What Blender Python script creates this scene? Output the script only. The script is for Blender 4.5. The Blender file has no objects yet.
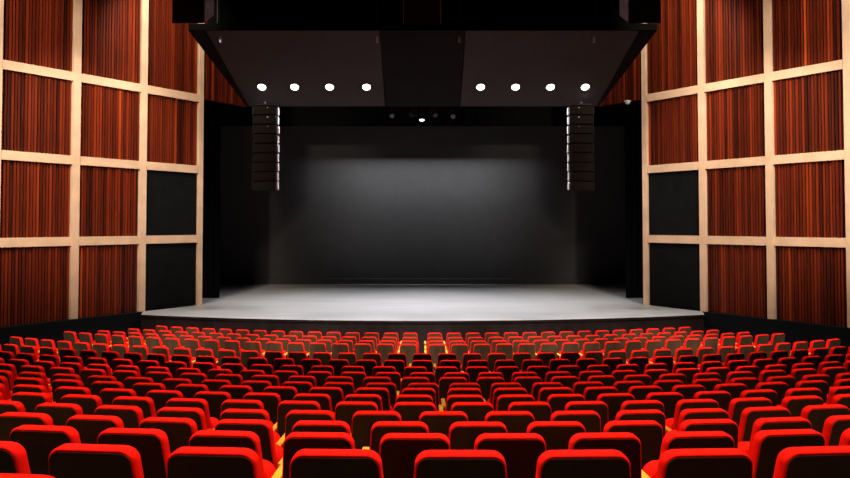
import bpy, bmesh, math, random
from mathutils import Vector, Matrix
random.seed(7)
R_ = math.radians
scene = bpy.context.scene
COL = scene.collection

# ------------------------------------------------------------------ materials
def mat(name, color, rough=0.6, metal=0.0, noise=0.0, nscale=8.0, bump=0.0, bscale=60.0,
        sheen=0.0, emit=None, estr=0.0, spec=0.5, stretch=(1, 1, 1)):
    m = bpy.data.materials.new(name)
    m.use_nodes = True
    nt = m.node_tree
    b = nt.nodes['Principled BSDF']
    b.inputs['Roughness'].default_value = rough
    b.inputs['Metallic'].default_value = metal
    b.inputs['Specular IOR Level'].default_value = spec
    if sheen:
        b.inputs['Sheen Weight'].default_value = sheen
        b.inputs['Sheen Tint'].default_value = (color[0], color[1], color[2], 1)
    tc = nt.nodes.new('ShaderNodeTexCoord')
    mp = nt.nodes.new('ShaderNodeMapping')
    mp.inputs['Scale'].default_value = stretch
    nt.links.new(tc.outputs['Object'], mp.inputs['Vector'])
    n = nt.nodes.new('ShaderNodeTexNoise')
    n.inputs['Scale'].default_value = nscale
    n.inputs['Detail'].default_value = 4
    nt.links.new(mp.outputs['Vector'], n.inputs['Vector'])
    r = nt.nodes.new('ShaderNodeValToRGB')
    lo = [max(0, c * (1 - noise)) for c in color]
    hi = [min(1, c * (1 + noise)) for c in color]
    r.color_ramp.elements[0].position = .3
    r.color_ramp.elements[1].position = .7
    r.color_ramp.elements[0].color = (*lo, 1)
    r.color_ramp.elements[1].color = (*hi, 1)
    nt.links.new(n.outputs['Fac'], r.inputs['Fac'])
    nt.links.new(r.outputs['Color'], b.inputs['Base Color'])
    if bump:
        n2 = nt.nodes.new('ShaderNodeTexNoise')
        n2.inputs['Scale'].default_value = bscale
        nt.links.new(tc.outputs['Object'], n2.inputs['Vector'])
        bp = nt.nodes.new('ShaderNodeBump')
        bp.inputs['Strength'].default_value = bump
        bp.inputs['Distance'].default_value = .01
        nt.links.new(n2.outputs['Fac'], bp.inputs['Height'])
        nt.links.new(bp.outputs['Normal'], b.inputs['Normal'])
    if emit:
        b.inputs['Emission Color'].default_value = (*emit, 1)
        b.inputs['Emission Strength'].default_value = estr
    return m

def slat_material():
    m = bpy.data.materials.new('slatted_mahogany')
    m.use_nodes = True
    nt = m.node_tree
    b = nt.nodes['Principled BSDF']
    b.inputs['Roughness'].default_value = .5
    b.inputs['Specular IOR Level'].default_value = .25
    at = nt.nodes.new('ShaderNodeAttribute')
    at.attribute_name = 'slat'
    tc = nt.nodes.new('ShaderNodeTexCoord')
    mp = nt.nodes.new('ShaderNodeMapping')
    mp.inputs['Scale'].default_value = (14, 14, .5)
    nt.links.new(tc.outputs['Object'], mp.inputs['Vector'])
    n = nt.nodes.new('ShaderNodeTexNoise')
    n.inputs['Scale'].default_value = 2.2
    n.inputs['Detail'].default_value = 5
    nt.links.new(mp.outputs['Vector'], n.inputs['Vector'])
    mx = nt.nodes.new('ShaderNodeMath')
    mx.operation = 'MULTIPLY_ADD'
    nt.links.new(n.outputs['Fac'], mx.inputs[0])
    mx.inputs[1].default_value = .5
    ad = nt.nodes.new('ShaderNodeMath')
    ad.operation = 'SUBTRACT'
    nt.links.new(at.outputs['Fac'], ad.inputs[0])
    ad.inputs[1].default_value = .25
    nt.links.new(ad.outputs[0], mx.inputs[2])
    r = nt.nodes.new('ShaderNodeValToRGB')
    e = r.color_ramp.elements
    e[0].position = 0.0
    e[0].color = (.025, .003, .001, 1)
    e[1].position = 1.0
    e[1].color = (.47, .068, .012, 1)
    k = e.new(.5)
    k.color = (.20, .023, .0045, 1)
    nt.links.new(mx.outputs[0], r.inputs['Fac'])
    nt.links.new(r.outputs['Color'], b.inputs['Base Color'])
    return m

M = dict(
    red=mat('red_velvet', (.78, .006, .003), .9, noise=.12, nscale=18, bump=.25, bscale=300, sheen=.06, spec=.08),
    shell=mat('dark_brown_shell', (.050, .027, .012), .55, noise=.25, nscale=6, spec=.2, stretch=(1, 1, .3)),
    arm=mat('honey_wood', (.62, .33, .03), .45, noise=.15, nscale=5, stretch=(6, 1, 6)),
    frame=mat('black_metal_frame', (.02, .018, .016), .5, metal=.3),
    slat=slat_material(),
    maple=mat('pale_maple', (.68, .465, .315), .5, noise=.10, nscale=2.0, spec=.3, stretch=(1, 1, 1)),
    blackpanel=mat('black_panel_paint', (.0055, .006, .0063), .9, noise=.2, nscale=3, spec=.06),
    backing=mat('dark_backing', (.02, .006, .003), .9),
    dado=mat('black_dado', (.006, .007, .009), .9, spec=.1),
    floor=mat('dark_auditorium_floor', (.045, .036, .028), .8, noise=.3, nscale=3, spec=.2),
    ceil=mat('black_ceiling', (.002, .002, .002), 1.0, spec=0.0),
    stage=mat('grey_stage_deck', (.40, .40, .415), .42, noise=.12, nscale=1.1, bump=.03, bscale=30, spec=.35, stretch=(.35, 3, 1)),
    fascia=mat('dark_stage_fascia', (.013, .008, .0065), .7, noise=.35, nscale=4, spec=.12, stretch=(1, 1, .2)),
    cyc=mat('charcoal_back_cloth', (.050, .050, .052), .95, noise=.06, nscale=2, spec=.1),
    cycbase=mat('charcoal_skirting', (.032, .032, .033), .8),
    drape=mat('black_stage_drape', (.006, .006, .0063), 1.0, noise=.15, nscale=6, spec=.05, stretch=(3, 3, .1)),
    refl=mat('dark_brown_reflector', (.055, .050, .051), .85, noise=.06, nscale=2, spec=.05),
    reflc=mat('black_reflector_centre', (.0145, .0145, .015), .9, noise=.1, nscale=2, spec=.05),
    blackbox=mat('black_speaker_cabinet', (.009, .0085, .0085), .9, noise=.2, nscale=20, spec=.1),
    grille=mat('charcoal_speaker_grille', (.018, .0155, .015), .9, spec=.1, noise=.15, nscale=60, bump=.4, bscale=200),
    steel=mat('grey_rigging_steel', (.52, .52, .54), .5, metal=.1, noise=.3, nscale=12),
    greyside=mat('grey_cabinet_side', (.30, .28, .32), .7, noise=.25, nscale=9),
    badge=mat('pale_badge', (.8, .8, .8), .4),
    lamp=mat('white_lamp_lens', (.9, .9, .9), .3, emit=(1, .98, .95), estr=8),
    lens=mat('dark_glass_lens', (.03, .03, .035), .15),
    litlens=mat('lit_spotlight_lens', (.9, .9, .9), .3, emit=(1, 1, 1), estr=4),
    white=mat('white_plastic', (.8, .8, .8), .4),
)

# ------------------------------------------------------------------ helpers
def link(name, bm, m, parent=None, smooth=False):
    me = bpy.data.meshes.new(name)
    bmesh.ops.recalc_face_normals(bm, faces=bm.faces)
    bm.to_mesh(me)
    bm.free()
    me.materials.append(m)
    if smooth:
        for p in me.polygons:
            p.use_smooth = True
    o = bpy.data.objects.new(name, me)
    COL.objects.link(o)
    if parent is not None:
        o.parent = parent
    return o

def tag(o, label=None, cat=None, group=None, kind=None):
    if label: o['label'] = label
    if cat: o['category'] = cat
    if group: o['group'] = group
    if kind: o['kind'] = kind
    return o

def empty(name, loc=(0, 0, 0), rz=0.0, label=None, cat=None, group=None):
    o = bpy.data.objects.new(name, None)
    o.empty_display_size = .2
    COL.objects.link(o)
    o.location = loc
    o.rotation_euler = (0, 0, rz)
    return tag(o, label, cat, group)

def box(bm, lo, hi, mtx=None, bevel=0.0):
    r = bmesh.ops.create_cube(bm, size=1)
    vs = r['verts']
    for v in vs:
        v.co = Vector(((lo[0] + hi[0]) / 2 + v.co.x * (hi[0] - lo[0]),
                       (lo[1] + hi[1]) / 2 + v.co.y * (hi[1] - lo[1]),
                       (lo[2] + hi[2]) / 2 + v.co.z * (hi[2] - lo[2])))
    if bevel:
        es = list({e for v in vs for e in v.link_edges})
        rr = bmesh.ops.bevel(bm, geom=es, offset=bevel, segments=2, affect='EDGES', profile=.6)
        vs = list({v for f in rr['faces'] for v in f.verts} | {v for v in vs if v.is_valid})
    if mtx is not None:
        for v in vs:
            v.co = mtx @ v.co
    return vs

def tube(bm, a, b, r, seg=10, r2=None):
    a, b = Vector(a), Vector(b)
    d = b - a
    q = d.to_track_quat('Z', 'Y').to_matrix().to_4x4()
    mt = Matrix.Translation((a + b) / 2) @ q
    bmesh.ops.create_cone(bm, cap_ends=True, segments=seg, radius1=r, radius2=r if r2 is None else r2,
                          depth=d.length, matrix=mt)

def loft(bm, rings):
    """rings: list of equal length closed point loops; caps both ends."""
    vr = [[bm.verts.new(p) for p in ring] for ring in rings]
    n = len(vr[0])
    for a, b in zip(vr[:-1], vr[1:]):
        for i in range(n):
            j = (i + 1) % n
            bm.faces.new((a[i], a[j], b[j], b[i]))
    bm.faces.new(vr[0][::-1])
    bm.faces.new(vr[-1])

# ------------------------------------------------------------------ camera
CZ = 4.08
cam = bpy.data.cameras.new('camera')
cam.sensor_width = 36
cam.lens = 700 / 850 * 36
cam.shift_x = 2.3 / 850
cam.shift_y = -(239 - 204) / 850
cam.clip_end = 200
co = bpy.data.objects.new('camera', cam)
co.location = (0, 0, CZ)
co.rotation_euler = (R_(90 + 1.64), 0, 0)
COL.objects.link(co)
scene.camera = co

# ------------------------------------------------------------------ seats
W = .55            # seat pitch along the row
RAD = 26.0         # radius of every row
X0 = .35           # x of the rows' axis
SH = .95           # height of seat top above its own floor
ROWS = [  # depth, z of the seat tops, offset of the seats along the row (in pitches)
    (2.18, 3.293, -.39), (3.19, 3.066, .295), (4.12, 2.865, -.096), (5.01, 2.683, -.31),
    (5.90, 2.520, .288), (6.79, 2.372, -.17), (7.68, 2.227, -.20), (8.49, 2.113, -.13),
    (9.34, 1.982, -.04), (10.35, 1.839, -.25), (11.39, 1.688, -.065), (12.59, 1.538, -.30),
    (14.02, 1.378, -.09), (15.57, 1.225, -.10)]
FRONT = [(17.18, 1.157, 18), (18.27, 1.053, 17), (19.27, .987, 16), (20.23, .956, 15)]
TILT = math.tan(R_(12))
YB = .035

def lean(z):
    return YB - (z - .38) * TILT

def outline(hb, ht, zb, zt, rad, inset, nc=6):
    """closed rounded trapezoid in (x, z)"""
    hb -= inset; ht -= inset; zb += inset; zt -= inset
    r = max(.015, rad - inset)
    pts = []
    rb = .03
    for cx, cz, r0, a0 in ((hb - rb, zb + rb, rb, -90), (ht - r, zt - r, r, 0),
                           (-(ht - r), zt - r, r, 90), (-(hb - rb), zb + rb, rb, 180)):
        for i in range(nc + 1):
            a = R_(a0 + 90 * i / nc)
            pts.append((cx + r0 * math.cos(a), cz + r0 * math.sin(a)))
    return pts

def ring(pts, v):
    return [(x, lean(z) + v, z) for x, z in pts]

def bm_back():
    bm = bmesh.new()
    L = [(0, .010), (.006, .003), (.014, 0), (.070, 0), (.082, .006), (.088, .02)]
    loft(bm, [ring(outline(.239, .204, .38, .95, .066, i), v) for v, i in L])
    return bm

def bm_shell():
    bm = bmesh.new()
    loft(bm, [ring(outline(.240, .205, .38, .943, .062, i), v) for v, i in [(-.004, .012), (.004, .012)]])
    return bm

def bm_cushion():
    bm = bmesh.new()
    rings = []
    for v, i in [(.105, .03), (.115, .008), (.14, 0), (.20, 0), (.225, .012), (.235, .045)]:
        rings.append([(x, YB + v + (z - .38) * .12, z) for x, z in outline(.240, .232, .36, .69, .10, i)])
    loft(bm, rings)
    return bm

def bm_arm(s):
    bm = bmesh.new()
    box(bm, (s * .275 - .0275, -.06, .625), (s * .275 + .0275, .34, .66), bevel=.008)
    return bm

def bm_side(s):
    bm = bmesh.new()
    box(bm, (s * .275 - .012, .06, .06), (s * .275 + .012, .26, .625))
    box(bm, (s * .275 - .022, .02, 0), (s * .275 + .022, .30, .06), bevel=.008)
    return bm

def mesh(name, bm, m):
    me = bpy.data.meshes.new(name)
    bmesh.ops.recalc_face_normals(bm, faces=bm.faces)
    bm.to_mesh(me)
    bm.free()
    me.materials.append(M[m])
    if m == 'red':
        for p in me.polygons:
            p.use_smooth = p.area < .05
    return me

SEATMESH = [('backrest', mesh('backrest', bm_back(), 'red')), ('back_shell', mesh('back_shell', bm_shell(), 'shell')),
            ('seat_cushion', mesh('seat_cushion', bm_cushion(), 'red')), ('armrest', mesh('armrest', bm_arm(-1), 'arm')),
            ('side_frame', mesh('side_frame', bm_side(-1), 'frame'))]
ENDMESH = [('armrest', mesh('end_armrest', bm_arm(1), 'arm')), ('side_frame', mesh('end_side_frame', bm_side(1), 'frame'))]
PROTO = None

def make_proto():
    root = bpy.data.objects.new('theatre_seat', None)
    root.empty_display_size = .2
    COL.objects.link(root)
    for n, me in SEATMESH:
        o = bpy.data.objects.new(n, me)
        o.parent = root
        COL.objects.link(o)
    return root

def row_radius(d):
    return 20 + (RAD - 20) * min(1, (d - 2.2) / 6.3)

def place(arc, d):
    r = row_radius(d)
    if arc < 0: arc *= 1.014
    a = (arc - X0) / r
    return X0 + r * math.sin(a), d + r * (1 - math.cos(a)), a

FPX = 700.0
seats = []   # (row, x, y, zfloor, angle, last_in_row)
for ri, (d, zt, ph) in enumerate(ROWS):
    row = []
    for n in range(-24, 25):
        x, y, a = place((ph + 2.3 * d / 385 - .008 + n) * W, d)
        px = 422.7 + FPX * x / y
        half = .22 * FPX / y
        if px + half < 2 or px - half > 848: continue
        if ri == 13 and abs(n) > 19: continue
        if ri == 0 and 130 < px < 720: continue          # these stand wholly below the frame
        row.append((ri, x, y, zt - SH, a))
    for i, s in enumerate(row):
        seats.append(s + (i == len(row) - 1, i, len(row)))
for k, (d, zt, cnt) in enumerate(FRONT):
    row = []
    for n in range(cnt):
        row.append(-(.63 + n) * W)
        row.append((.63 + n) * W)
    row.sort()
    for i, arc in enumerate(row):
        x, y, a = place(arc, d)
        seats.append((14 + k, x, y, zt - SH, a, i == len(row) - 1, i, len(row)))

ORD = ['zeroth', 'first', 'second', 'third', 'fourth', 'fifth', 'sixth', 'seventh', 'eighth', 'ninth', 'tenth',
       'eleventh', 'twelfth', 'thirteenth', 'fourteenth', 'fifteenth', 'sixteenth', 'seventeenth', 'eighteenth',
       'nineteenth', 'twentieth']
def where(i, n):
    if i == 0: return 'leftmost'
    if i == n - 1: return 'rightmost'
    if i + 1 <= n / 2: return ORD[i + 1] + ' from left'
    if n % 2 and i == n // 2: return 'middle one'
    return ORD[n - i] + ' from right'

order = sorted(seats, key=lambda s: (s[2] if s[0] < 14 else 100 + s[0] * 10 + abs(s[1])))
single = set(id(s) for s in order[:300])
proto = make_proto()
first = True
for s in seats:
    if id(s) not in single: continue
    ri, x, y, z, a, last, i, n = s
    if first:
        o = proto
        first = False
    else:
        o = proto.copy()
        COL.objects.link(o)
        for ch in PARTS:
            c = ch.copy()
            c.parent = o
            COL.objects.link(c)
    if o is proto:
        PARTS = list(proto.children)
    o.location = (x, y, z)
    o.rotation_euler = (0, 0, a)
    if last:
        for nm, me in ENDMESH:
            c = bpy.data.objects.new(nm, me)
            c.parent = o
            COL.objects.link(c)
    if ri == 0:
        lab = 'red theatre seat just peeking in at the bottom %s corner' % ('left' if x < 0 else 'right')
    elif ri == 14:
        lab = 'brightly lit red theatre seat, %s in rear row of block nearest stage' % where(i, n)
    else:
        lab = 'dark-backed red theatre seat, %s in the %s row from the bottom' % (where(i, n), ORD[ri + 1])
    tag(o, lab, 'seat', 'rows of red theatre seats')

# the farthest rows, past the first three hundred seats
bm = bmesh.new()
mats = []
for s in seats:
    if id(s) in single: continue
    ri, x, y, z, a, last, i, n = s
    mt = Matrix.Translation((x, y, z)) @ Matrix.Rotation(a, 4, 'Z')
    for nm, me in SEATMESH + (ENDMESH if last else []):
        if me.materials[0] not in mats: mats.append(me.materials[0])
        nv = len(bm.verts); nf = len(bm.faces)
        bm.from_mesh(me)
        bm.verts.ensure_lookup_table(); bm.faces.ensure_lookup_table()
        for v in bm.verts[nv:]: v.co = mt @ v.co
        for f in bm.faces[nf:]: f.material_index = mats.index(me.materials[0])
me = bpy.data.meshes.new('theatre_seat_rows')
bm.to_mesh(me); bm.free()
for m_ in mats: me.materials.append(m_)
far = bpy.data.objects.new('theatre_seat_rows', me)
COL.objects.link(far)
tag(far, 'brightly lit front rows of red theatre seats closest to the stage', 'seats', 'rows of red theatre seats', 'stuff')

# ------------------------------------------------------------------ floor of the auditorium
def wallx(y):
    return 8.34 + (26.3 - y) * 1.39 / 1.93

def sag(x):
    return RAD - math.sqrt(RAD * RAD - (x - X0) ** 2)

allrows = [(d, zt - SH) for d, zt, _ in ROWS] + [(d, zt - SH) for d, zt, _ in FRONT]
bm = bmesh.new()
N = 40
def arcline(d, z, sx):
    xm = 14.0
    for _ in range(30):
        if xm > wallx(d + sag(sx * xm)) - .12: xm -= .15
    return [((-1 + 2 * k / N) * xm) for k in range(N + 1)], d, z
prev = None
for i, (d, z) in enumerate(allrows):
    d0 = d - .16 if i else -1.5
    d1 = (allrows[i + 1][0] - .16) if i + 1 < len(allrows) else d + .9
    xm = 14.0
    while xm > 6 and xm > wallx(max(d0, 0) + (sag(-xm) if i else 2)) - .35: xm -= .1
    xs = [(-1 + 2 * k / N) * xm for k in range(N + 1)]
    a = [bm.verts.new((x, d0 + (sag(x) if i else 0), z)) for x in xs]
    b = [bm.verts.new((x, d1 + sag(x), z)) for x in xs]
    zl = allrows[i + 1][1] if i + 1 < len(allrows) else -.05
    c = [bm.verts.new((x, d1 + sag(x), min(zl, z) - .02)) for x in xs]
    for k in range(N):
        bm.faces.new((a[k], a[k + 1], b[k + 1], b[k]))
        bm.faces.new((b[k], b[k + 1], c[k + 1], c[k]))
# flat ground in front of the stage and below the rake
v = [bm.verts.new(p) for p in ((-24, -1.5, -.01), (24, -1.5, -.01), (9.6, 25.0, -.01), (-9.6, 25.0, -.01))]
bm.faces.new(v)
fl = link('floor', bm, M['floor'])
tag(fl, kind='structure')

# ------------------------------------------------------------------ side walls
def station(k):
    return Vector((8.34 + 1.39 * k, 26.3 - 1.93 * k, 0))
T = Vector((1.39, -1.93, 0)).normalized()       # along the right wall, towards the audience
NRM = Vector((-T.y, T.x, 0))                     # (.81,.58): pointing out of the room for the right wall
if NRM.x < 0: NRM = -NRM
BEAMZ = [8.82, 6.13, 3.53]
BASE = 1.05
TOP = 13.0
SEG = (station(1) - station(0)).length

def wall_side(side):
    mir = 1 if side == 'right' else -1
    # local frame: u along the wall from station 0, w out of the room, z up
    def P(u, w, z):
        p = station(0) + T * u + NRM * w
        return Vector((p.x * mir, p.y, z))
    def wbox(bm, u0, u1, w0, w1, z0, z1, col=None, layer=None):
        vs = [bm.verts.new(P(u, w, z)) for u in (u0, u1) for w in (w0, w1) for z in (z0, z1)]
        fs = [bm.faces.new([vs[i] for i in q]) for q in ((0, 1, 3, 2), (4, 6, 7, 5), (0, 4, 5, 1), (2, 3, 7, 6), (0, 2, 6, 4), (1, 5, 7, 3))]
        if layer is not None:
            for f in fs:
                for l in f.loops: l[layer] = (col, col, col, 1)
    PW = .118      # half width of a post
    HB = .14       # half height of a beam
    KMAX = 5
    bm = bmesh.new()
    wbox(bm, -.03, KMAX * SEG + .5, .30, .42, BASE, TOP)
    wbox(bm, -SEG, -.03, .30, .42, 8.86, TOP)
    wall = link('wall_' + side, bm, M['backing'])
    tag(wall, kind='structure')
    # posts
    for k in range(0, KMAX + 1):
        bm = bmesh.new()
        wbox(bm, k * SEG - PW * (.8 if k == 0 else 1), k * SEG + PW * (.8 if k == 0 else 1), 0, .30, BASE, TOP)
        link('post', bm, M['maple'], wall)
    # beams between posts
    for k in range(0, KMAX):
        for z in BEAMZ:
            bm = bmesh.new()
            wbox(bm, k * SEG + PW + .003, (k + 1) * SEG - PW - .003, .02, .30, z - HB, z + HB)
            link('beam', bm, M['maple'], wall)
    # panels
    lev = [(BASE, BEAMZ[2] - HB), (BEAMZ[2] + HB, BEAMZ[1] - HB), (BEAMZ[1] + HB, BEAMZ[0] - HB), (BEAMZ[0] + HB, TOP)]
    for k in range(-1, KMAX):
        for li, (z0, z1) in enumerate(lev):
            if k == -1:
                if li != 3: continue
                z0 = 8.83
            u0, u1 = k * SEG + PW + .005, (k + 1) * SEG - PW - .005
            if k == -1: u0 = -SEG + .02
            bm = bmesh.new()
            if k == 0 and li < 2:
                wbox(bm, u0, u1, .10, .29, z0 + .005, z1 - .005)
                o = link('black_panel', bm, M['blackpanel'], wall)
                tag(o, 'plain black panel')
                continue
            lay = bm.loops.layers.color.new('slat')
            n = 22
            w = (u1 - u0) / n
            for j in range(n):
                c = min(1, max(0, random.gauss(.50, .15)))
                dp = random.uniform(0, .035)
                wd = random.choice((.58, .64, .72))
                wbox(bm, u0 + j * w + w * (1 - wd) / 2, u0 + (j + 1) * w - w * (1 - wd) / 2, .075 + dp * 1.5, .27, z0 + .004, z1 - .004, c, lay)
            wbox(bm, u0, u1, .20, .29, z0 + .004, z1 - .004, .0, lay)
            link('wood_panel', bm, M['slat'], wall)
    # black dado below the panelling
    bm = bmesh.new()
    wbox(bm, 2.45, KMAX * SEG + .5, -.12, .42, -.02, BASE - .002)
    wbox(bm, 1.9, 2.45, -.55, .42, -.02, BASE - .05)
    d = link('baseboard_' + side, bm, M['dado'])
    tag(d, kind='structure')

wall_side('left')
wall_side('right')

# ------------------------------------------------------------------ stage
SZ = 1.05
st = empty('stage', (0, 22, 0), 0, 'wide grey stage deck with a curved dark front edge', 'stage')
def front_y(x):
    return 22.0 + 30 - math.sqrt(900 - x * x)
def stage_x(y):
    return wallx(y) + .05
xs = [-9.42 + 18.84 * k / 48 for k in range(49)]
def prism(bm, pts, z0, z1):
    lo = [bm.verts.new((x, y - 22, z0)) for x, y in pts]
    hi = [bm.verts.new((x, y - 22, z1)) for x, y in pts]
    n = len(pts)
    for i in range(n):
        j = (i + 1) % n
        bm.faces.new((lo[i], lo[j], hi[j], hi[i]))
    bm.faces.new(hi); bm.faces.new(lo[::-1])
edge = [(x, front_y(x)) for x in xs]
bm = bmesh.new()
prism(bm, edge + [(9.70, 24.38), (8.42, 26.2), (13, 26.5), (13, 35.4), (-13, 35.4), (-13, 26.5), (-8.42, 26.2), (-9.70, 24.38)], SZ - .08, SZ)
link('stage_deck', bm, M['stage'], st)
bm = bmesh.new()
inner = [(x, y + .35) for x, y in edge]
prism(bm, [(x, y + .02) for x, y in edge] + inner[::-1], 0, SZ - .082)
link('fascia', bm, M['fascia'], st)
bm = bmesh.new()
prism(bm, [(x, y - .015) for x, y in edge] + [(x, y + .018) for x, y in edge][::-1], SZ - .075, SZ - .002)
link('edge_trim', bm, M['fascia'], st)
for x in (-6.9, 6.75, -4.75, 4.6):
    bm = bmesh.new()
    y = front_y(x) - 22
    box(bm, (x - .07, y - .012, .72), (x + .07, y + .02, .90), bevel=.006)
    link('socket_plate', bm, M['blackbox'], st)

# back cloth, stage side walls, legs, border
bm = bmesh.new(); box(bm, (-13, 35.4, SZ - .1), (13, 35.6, TOP)); tag(link('wall_back', bm, M['cyc']), kind='structure')
bm = bmesh.new(); box(bm, (-12.9, 35.32, SZ), (12.9, 35.398, SZ + .28), bevel=.02); tag(link('baseboard_back', bm, M['cycbase']), kind='structure')
for nm, s in (('wall_stage_left', -1), ('wall_stage_right', 1)):
    bm = bmesh.new(); box(bm, (s * 13.05 - .05, 26.5, 0), (s * 13.05 + .05, 35.4, TOP)); tag(link(nm, bm, M['drape']), kind='structure')

def curtain(bm, x0, x1, y, z0, z1, amp, nf):
    n = nf * 6
    f = []; b = []
    for i in range(n + 1):
        x = x0 + (x1 - x0) * i / n
        o = amp * math.sin(2 * math.pi * nf * i / n)
        f.append((x, y + o)); b.append((x, y + o + .03))
    pts = f + b[::-1]
    lo = [bm.verts.new((p[0], p[1], z0)) for p in pts]
    hi = [bm.verts.new((p[0], p[1], z1)) for p in pts]
    m = len(pts)
    for i in range(m):
        bm.faces.new((lo[i], lo[(i + 1) % m], hi[(i + 1) % m], hi[i]))
    for i in range(n):
        bm.faces.new((hi[i], hi[i + 1], hi[m - 2 - i], hi[m - 1 - i]))
        bm.faces.new((lo[i + 1], lo[i], lo[m - 1 - i], lo[m - 2 - i]))
for s, nm in ((-1, 'left'), (1, 'right')):
    bm = bmesh.new()
    curtain(bm, s * 8.32, s * 12.2, 28.75, SZ + .01, 11.0, .012, 16)
    tag(link('side_curtain', bm, M['drape']), 'tall black side curtain at the %s edge of the stage opening' % nm, 'curtain', 'black side curtains of the stage')
bm = bmesh.new()
curtain(bm, -12.6, 12.6, 33.3, 8.75, TOP - .05, .02, 40)  # border added to hide the batten and keep its light off the floor
tag(link('added_border', bm, M['drape']), 'black border curtain added to hide the batten and hold back its spill', 'curtain')

# unseen housing added round the batten to cut its light off the upper cloth
bt = empty('batten_shade', (0, 34.0, 12.1), 0, 'unseen black housing added to cut the batten light off the upper cloth', 'light shade')
bm = bmesh.new(); box(bm, (-6.5, -.3, .08), (6.5, .64, .14)); link('housing', bm, M['ceil'], bt)
bm = bmesh.new(); box(bm, (-6.5, .60, -2.36), (6.5, .63, .08)); link('cutoff_flap', bm, M['ceil'], bt)
for x in (-5, 0, 5):
    bm = bmesh.new(); tube(bm, (x, .1, .14), (x, .1, TOP - 12.102), .025, 8); link('hanger_rod', bm, M['frame'], bt)

# ceiling
bm = bmesh.new(); box(bm, (-24, -1.5, TOP), (24, 35.6, TOP + .2)); tag(link('ceiling', bm, M['ceil']), kind='structure')

# ------------------------------------------------------------------ tilted reflector over the forestage
NY, NZ = 23.5, CZ + 6.55      # near edge
FY, FZ = 26.3, CZ + 4.44      # far edge
rf = empty('acoustic_reflector', (0, FY, FZ), 0, 'dark sloping acoustic ceiling panel hanging over the stage front with round downlights', 'ceiling panel')
def RP(x, t, off):
    """point on the reflector: t 0 near edge .. 1 far edge, off above the soffit"""
    n = Vector((0, (NZ - FZ), (FY - NY))).normalized()
    p = Vector((x, NY + (FY - NY) * t, NZ + (FZ - NZ) * t)) + n * off
    return p - Vector((0, FY, FZ))
def slab(bm, xn0, xn1, xf0, xf1, o0, o1, t0=0, t1=1):
    vs = []
    for off in (o0, o1):
        vs += [bm.verts.new(RP(xn0, t0, off)), bm.verts.new(RP(xn1, t0, off)), bm.verts.new(RP(xf1, t1, off)), bm.verts.new(RP(xf0, t1, off))]
    for q in ((0, 1, 2, 3), (7, 6, 5, 4), (0, 4, 5, 1), (1, 5, 6, 2), (2, 6, 7, 3), (3, 7, 4, 0)):
        bm.faces.new([vs[i] for i in q])
XN, XF = 7.90, 6.62
CN, CF = 1.43, 1.40
for s in (-1, 1):
    bm = bmesh.new()
    slab(bm, s * (CN + .03), s * (XN - .55), s * (CF + .03), s * (XF - .05), 0, .12)
    link('side_panel', bm, M['refl'], rf)
    bm = bmesh.new()
    slab(bm, s * (XN - .545), s * XN, s * (XF - .045), s * XF, -.04, .12)
    link('edge_strip', bm, M['blackbox'], rf)
bm = bmesh.new(); slab(bm, -CN, CN, -CF, CF, -.012, .12); link('centre_panel', bm, M['reflc'], rf)
bm = bmesh.new()
box(bm, (-XN, NY - .10 - FY, NZ - .02 - FZ), (XN, NY - .02 - FY, NZ + .20 - FZ))
link('front_lip', bm, M['ceil'], rf)
bm = bmesh.new()
box(bm, (-7.3, NY + .02 - FY, NZ + .14 - FZ), (7.3, NY + .08 - FY, TOP - .02 - FZ))
link('masking_cloth', bm, M['ceil'], rf)
for x, t in ((-1.55, .0), (1.25, .0), (-6.9, .12), (5.85, .10)):
    bm = bmesh.new()
    p = RP(x, .02, 0)
    tube(bm, (x, NY - .14 - FY, NZ + .2 - FZ), (x, NY - .14 - FY, TOP - FZ), .018, 8)
    link('hanger_rod', bm, M['frame'], rf)
    bm = bmesh.new()
    p = RP(x, .10, -.03)
    box(bm, (x - .035, p.y - .07, p.z - .12), (x + .035, p.y + .03, p.z + .22), bevel=.01)
    link('hanger_bracket', bm, M['steel'] if abs(x) < 2 else M['greyside'], rf)

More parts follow.
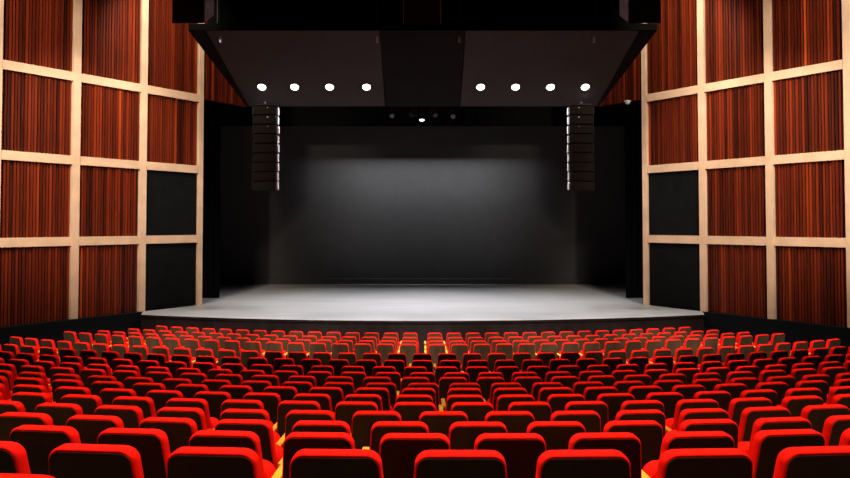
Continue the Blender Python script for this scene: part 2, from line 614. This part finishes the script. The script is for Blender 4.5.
# downlights
nrm = Vector((0, (NZ - FZ), (FY - NY))).normalized()
dl_x = [-5.89, -4.69, -3.41, -2.06, 2.12, 3.40, 4.68, 5.95]
ROT = Matrix.Rotation(math.atan2(NZ - FZ, FY - NY) * -1, 4, 'X')
def lerp_dl():
    # depth at which the lamps sit on the slope
    return .72
names = ['leftmost', 'second from left', 'third from left', 'fourth from left', 'fourth from right', 'third from right', 'second from right', 'rightmost']
for x, nm in zip(dl_x, names):
    p = RP(x, lerp_dl(), -.004) + Vector((0, FY, FZ))
    d = empty('downlight', p, 0, 'round glowing downlight, %s of eight under the sloping panel' % nm, 'ceiling light', 'downlights under the reflector')
    d.rotation_euler = (math.atan2(NZ - FZ, FY - NY) * -1, 0, 0)
    bm = bmesh.new()
    # trim ring
    seg = 24
    prof = [(.160, 0), (.185, 0), (.185, -.02), (.175, -.035), (.154, -.035), (.150, 0)]
    rings = []
    vr = [[bm.verts.new((r * math.cos(2 * math.pi * i / seg), r * math.sin(2 * math.pi * i / seg), z)) for i in range(seg)] for r, z in prof]
    for a in range(len(prof)):
        b = (a + 1) % len(prof)
        for i in range(seg):
            j = (i + 1) % seg
            bm.faces.new((vr[a][i], vr[a][j], vr[b][j], vr[b][i]))
    link('trim_ring', bm, M['frame'], d, True)
    bm = bmesh.new()
    prof = [(.145, -.004), (.145, -.025), (.12, -.05), (.07, -.066)]
    vr = [[bm.verts.new((r * math.cos(2 * math.pi * i / seg), r * math.sin(2 * math.pi * i / seg), z)) for i in range(seg)] for r, z in prof]
    for a in range(len(prof) - 1):
        for i in range(seg):
            j = (i + 1) % seg
            bm.faces.new((vr[a][i], vr[a][j], vr[a + 1][j], vr[a + 1][i]))
    bm.faces.new(vr[-1]); bm.faces.new(vr[0][::-1])
    link('lens', bm, M['lamp'], d, True)

# ------------------------------------------------------------------ line arrays
def line_array(x, s, nm):
    top = 8.40
    ar = empty('line_array', (x, 25.6, top), 0, 'tall black line array of speakers hanging on the %s of the stage' % nm, 'loudspeaker', 'hanging line arrays')
    bm = bmesh.new()
    box(bm, (-.36, -.30, 0), (.36, .25, .05)); box(bm, (-.05, -.2, .05), (.05, .2, .14))
    link('flying_frame', bm, M['frame'], ar)
    n = 9; h = .342
    for k in range(n):
        tilt = R_(.6 * k + .015 * k * k * 4)
        z = -h * k - h / 2 - .01
        y = -.0045 * k * k * .6
        mt = Matrix.Translation((-s * .004 * k, y + .02, z)) @ Matrix.Rotation(tilt, 4, 'X')
        bm = bmesh.new()
        hh = h / 2 - .012
        rg = []
        for (hw, yy, q) in ((.415, -.27, hh), (.425, -.26, hh), (.40, .05, hh), (.30, .27, hh * .75)):
            rg.append([mt @ Vector(p) for p in ((-hw, yy, -q), (hw, yy, -q), (hw, yy, q), (-hw, yy, q))])
        loft(bm, rg)
        md = link('speaker_module', bm, M['blackbox'], ar)
        bm = bmesh.new()
        box(bm, (-.395, -.285, -hh + .012), (.395, -.271, hh - .012), mt, .004)
        link('grille', bm, M['grille'], md)
        for q in (-1, 1):
            bm = bmesh.new()
            w = .445 - (.012 if k % 2 else 0)
            box(bm, (q * w - .03, -.20, -hh * .95), (q * w + .03, .03, hh * .7), mt, .006)
            box(bm, (q * (w - .012) - .016, .02, -hh * .6), (q * (w - .012) + .016, .12, hh * .9), mt, .004)
            link('rigging_plate', bm, M['steel' if q == -s else 'frame'], md)  # inner plates pale, outer ones black: stage light painted into the colour
        if k in (0, 1, 2):
            bm = bmesh.new()
            r0 = .024 if k < 2 else .015
            bx = .10 if s < 0 else -.10
            tube(bm, mt @ Vector((bx, -.292, hh * .6)), mt @ Vector((bx, -.284, hh * .6)), r0, 12)
            link('badge', bm, M['badge'], md)
line_array(-5.74, -1, 'left')
line_array(5.78, 1, 'right')

# ------------------------------------------------------------------ flown loudspeakers at the top of the picture
def flown_box(name, x0, x1, y0, y1, z0, z1, label, side=None, edges=False):
    cx = (x0 + x1) / 2
    o = empty(name, (cx, (y0 + y1) / 2, z0), 0, label, 'loudspeaker')
    ox = Vector((cx, (y0 + y1) / 2, z0))
    def bx(nm, lo, hi, m, bev=.01):
        bm = bmesh.new()
        box(bm, Vector(lo) - ox, Vector(hi) - ox, bevel=bev)
        return link(nm, bm, M[m], o)
    rise = .52 * (y1 - y0)
    bm = bmesh.new()
    loft(bm, [[Vector((q, y0, z0)) - ox, Vector((q, y1, z0 + rise)) - ox, Vector((q, y1, z1)) - ox, Vector((q, y0, z1)) - ox] for q in (x0, x1)])
    link('cabinet', bm, M['blackbox'], o)
    bx('grille', (x0 + .05, y0 - .02, z0 + .06), (x1 - .05, y0 - .001, z1 - .05), 'grille', .004)
    if side:
        xs_ = x1 if side > 0 else x0
        bm = bmesh.new()
        loft(bm, [[Vector((q, y0 + .02, z0 + .03)) - ox, Vector((q, y1 - .02, z0 + rise + .02)) - ox, Vector((q, y1 - .02, z1 - .02)) - ox, Vector((q, y0 + .02, z1 - .02)) - ox] for q in (xs_ + side * .001, xs_ + side * .03)])
        link('side_plate', bm, M['greyside'], o)
    for q in (x0 + .12, x1 - .12):
        bm = bmesh.new()
        tube(bm, Vector((q, (y0 + y1) / 2, z1)) - ox, Vector((q, (y0 + y1) / 2, TOP - .002)) - ox, .02, 8)
        link('suspension_cable', bm, M['steel'], o)
    if edges:
        for q in (x0 - .02, x1 + .02):
            bm = bmesh.new()
            tube(bm, Vector((q, y0 - .03, z0 + .02)) - ox, Vector((q, y0 - .03, z1)) - ox, .012, 8)
            link('lit_edge_line', bm, M['greyside'], o)  # pale tubes stand for the lit lines along the cabinet edges
flown_box('loudspeaker', -7.22, -6.31, 20.0, 20.9, 9.86, 12.2, 'big black loudspeaker with grey side hanging at the top left', 1)
flown_box('loudspeaker', 5.95, 6.86, 20.0, 20.9, 9.86, 12.2, 'big black loudspeaker with grey side hanging at the top right', -1)
flown_box('loudspeaker', -.58, .54, 21.6, 22.3, 10.28, 12.4, 'dark loudspeaker hanging at top centre above the middle of the sloping panel', None, True)

# small spotlights under the reflector's far edge
def spotlight(x, z, y, rx, rz, label, lit=False):
    o = empty('stage_spotlight', (x, y, z), 0, label, 'spotlight', 'small spotlights above the stage')
    R = Matrix.Rotation(rz, 4, 'Z') @ Matrix.Rotation(rx, 4, 'X')
    bm = bmesh.new()
    tube(bm, R @ Vector((0, .16, 0)), R @ Vector((0, -.14, 0)), .075, 16, .10)
    link('lamp_body', bm, M['blackbox'], o)
    bm = bmesh.new()
    tube(bm, R @ Vector((0, -.142, 0)), R @ Vector((0, -.16, 0)), .088, 16)
    link('lens', bm, M['litlens' if lit else 'lens'], o)
    top = max(FZ - z + .10, .12)
    bm = bmesh.new()
    box(bm, (-.125, -.015, -.02), (-.108, .015, .15)); box(bm, (.108, -.015, -.02), (.125, .015, .15)); box(bm, (-.125, -.015, .15), (.125, .015, .165))
    tube(bm, (0, 0, .165), (0, 0, top), .014, 8)
    link('yoke', bm, M['frame'], o)
spotlight(-1.18, 8.24, 26.42, R_(35), R_(10), 'small black spotlight, leftmost of the five under the dark centre panel')
spotlight(-.36, 8.25, 26.42, R_(20), R_(-40), 'small black spotlight turned sideways, just left of the lit one')
spotlight(-.03, 8.17, 26.50, R_(78), 0, 'small spotlight with white lit lens below the dark centre panel', True)
spotlight(.42, 8.25, 26.42, R_(30), R_(25), 'small black spotlight just right of the lit one')
spotlight(1.17, 8.22, 26.42, R_(35), R_(-10), 'small black spotlight, rightmost of the five under the dark centre panel')

# dome camera under the end of the right wall panelling
o = empty('dome_camera', (7.90, 26.85, 8.83), 0, 'small white dome camera below the wood panelling at upper right', 'camera')
bm = bmesh.new(); tube(bm, (0, 0, -.03), (0, 0, -.001), .13, 20); link('mount', bm, M['white'], o)
bm = bmesh.new()
bmesh.ops.create_uvsphere(bm, u_segments=20, v_segments=12, radius=.11, matrix=Matrix.Translation((0, 0, -.035)))
for v in [v for v in bm.verts if v.co.z > -.032]: v.co.z = -.032
link('dome', bm, M['white'], o, True)

# ------------------------------------------------------------------ lights
def lamp(kind, name, loc, aim, power, color=(1, 1, 1), **kw):
    l = bpy.data.lights.new(name, kind)
    l.energy = power
    l.color = color
    for k, v in kw.items(): setattr(l, k, v)
    ob = bpy.data.objects.new(name, l)
    ob.location = loc
    ob.rotation_euler = (Vector(aim) - Vector(loc)).to_track_quat('-Z', 'Y').to_euler()
    COL.objects.link(ob)
    return ob
WARM = (1, .87, .70)
HOUSE = (1, .76, .48)
# house lights straight over the rear seats
for x in (-7, -2.3, 2.3, 7):
    for y, p in ((2.2, 3700), (6.0, 2700), (13.4, 3900)):
        lamp('SPOT', 'house_light', (x, y, TOP - .3), (x, y + .4, 0), p, HOUSE, spot_size=R_(68 if y < 10 else 50), spot_blend=.8, shadow_soft_size=.25)
# front-of-house spots on the front block
for x in (-7.5, -4.5, -1.5, 1.5, 4.5, 7.5):
    lamp('SPOT', 'front_of_house_light', (x, 10.0, TOP - .3), (x * 1.1, 19.1, .6), 17000, (1, .92, .88), spot_size=R_(26), spot_blend=.6, shadow_soft_size=.15)
# wall washers; the last in the list is added to brighten the upper panelling
for s in (-1, 1):
    for (x, y, ax, ay, az, p, sz) in ((9.5, 7.0, 13.0, 21.0, 7.6, 11800, 40), (11.0, 14.0, 12.4, 20.8, 3.8, 1900, 62), (8.9, 17.6, 10.0, 23.9, 3.4, 2700, 62), (8.3, 21.2, 8.9, 26.0, 9.4, 1500, 84)):
        lamp('SPOT', 'wall_washer', (s * x, y, TOP - .45), (s * ax, ay, az), p, WARM, spot_size=R_(sz), spot_blend=.6, shadow_soft_size=.25)
# downlight beams on the stage
for x in dl_x:
    p = RP(x, lerp_dl(), -.14) + Vector((0, FY, FZ))
    lamp('SPOT', 'downlight_beam', p, p + Vector((0, .02, -1)), 1300 if abs(x) < 4 else 640, (1, .97, .95), spot_size=R_(100), spot_blend=1.0, shadow_soft_size=.12)
# batten washing the back cloth from behind the border
bat = lamp('AREA', 'cyc_batten', (0, 34.0, 12.0), (0, 35.0, 11.1), 6200, (.97, .98, 1), shape='RECTANGLE', size=8.5, size_y=.4)
bat.data.spread = R_(86)
# unseen top spots added to brighten the rear of the stage floor
for x in (-3, 0, 3):
    lamp('SPOT', 'stage_fill_spot', (x, 29.3, 12.4), (x * .8, 28.0, 1), 1250, (.97, .98, 1), spot_size=R_(64), spot_blend=1.0, shadow_soft_size=.2)

w = bpy.data.worlds.new('world')
scene.world = w
w.use_nodes = True
w.node_tree.nodes['Background'].inputs['Color'].default_value = (1, .9, .8, 1)
w.node_tree.nodes['Background'].inputs['Strength'].default_value = .01

vs = scene.view_settings
vs.view_transform = 'Standard'
vs.look = 'None'
vs.exposure = 0
vs.gamma = 1
vs.use_curve_mapping = False
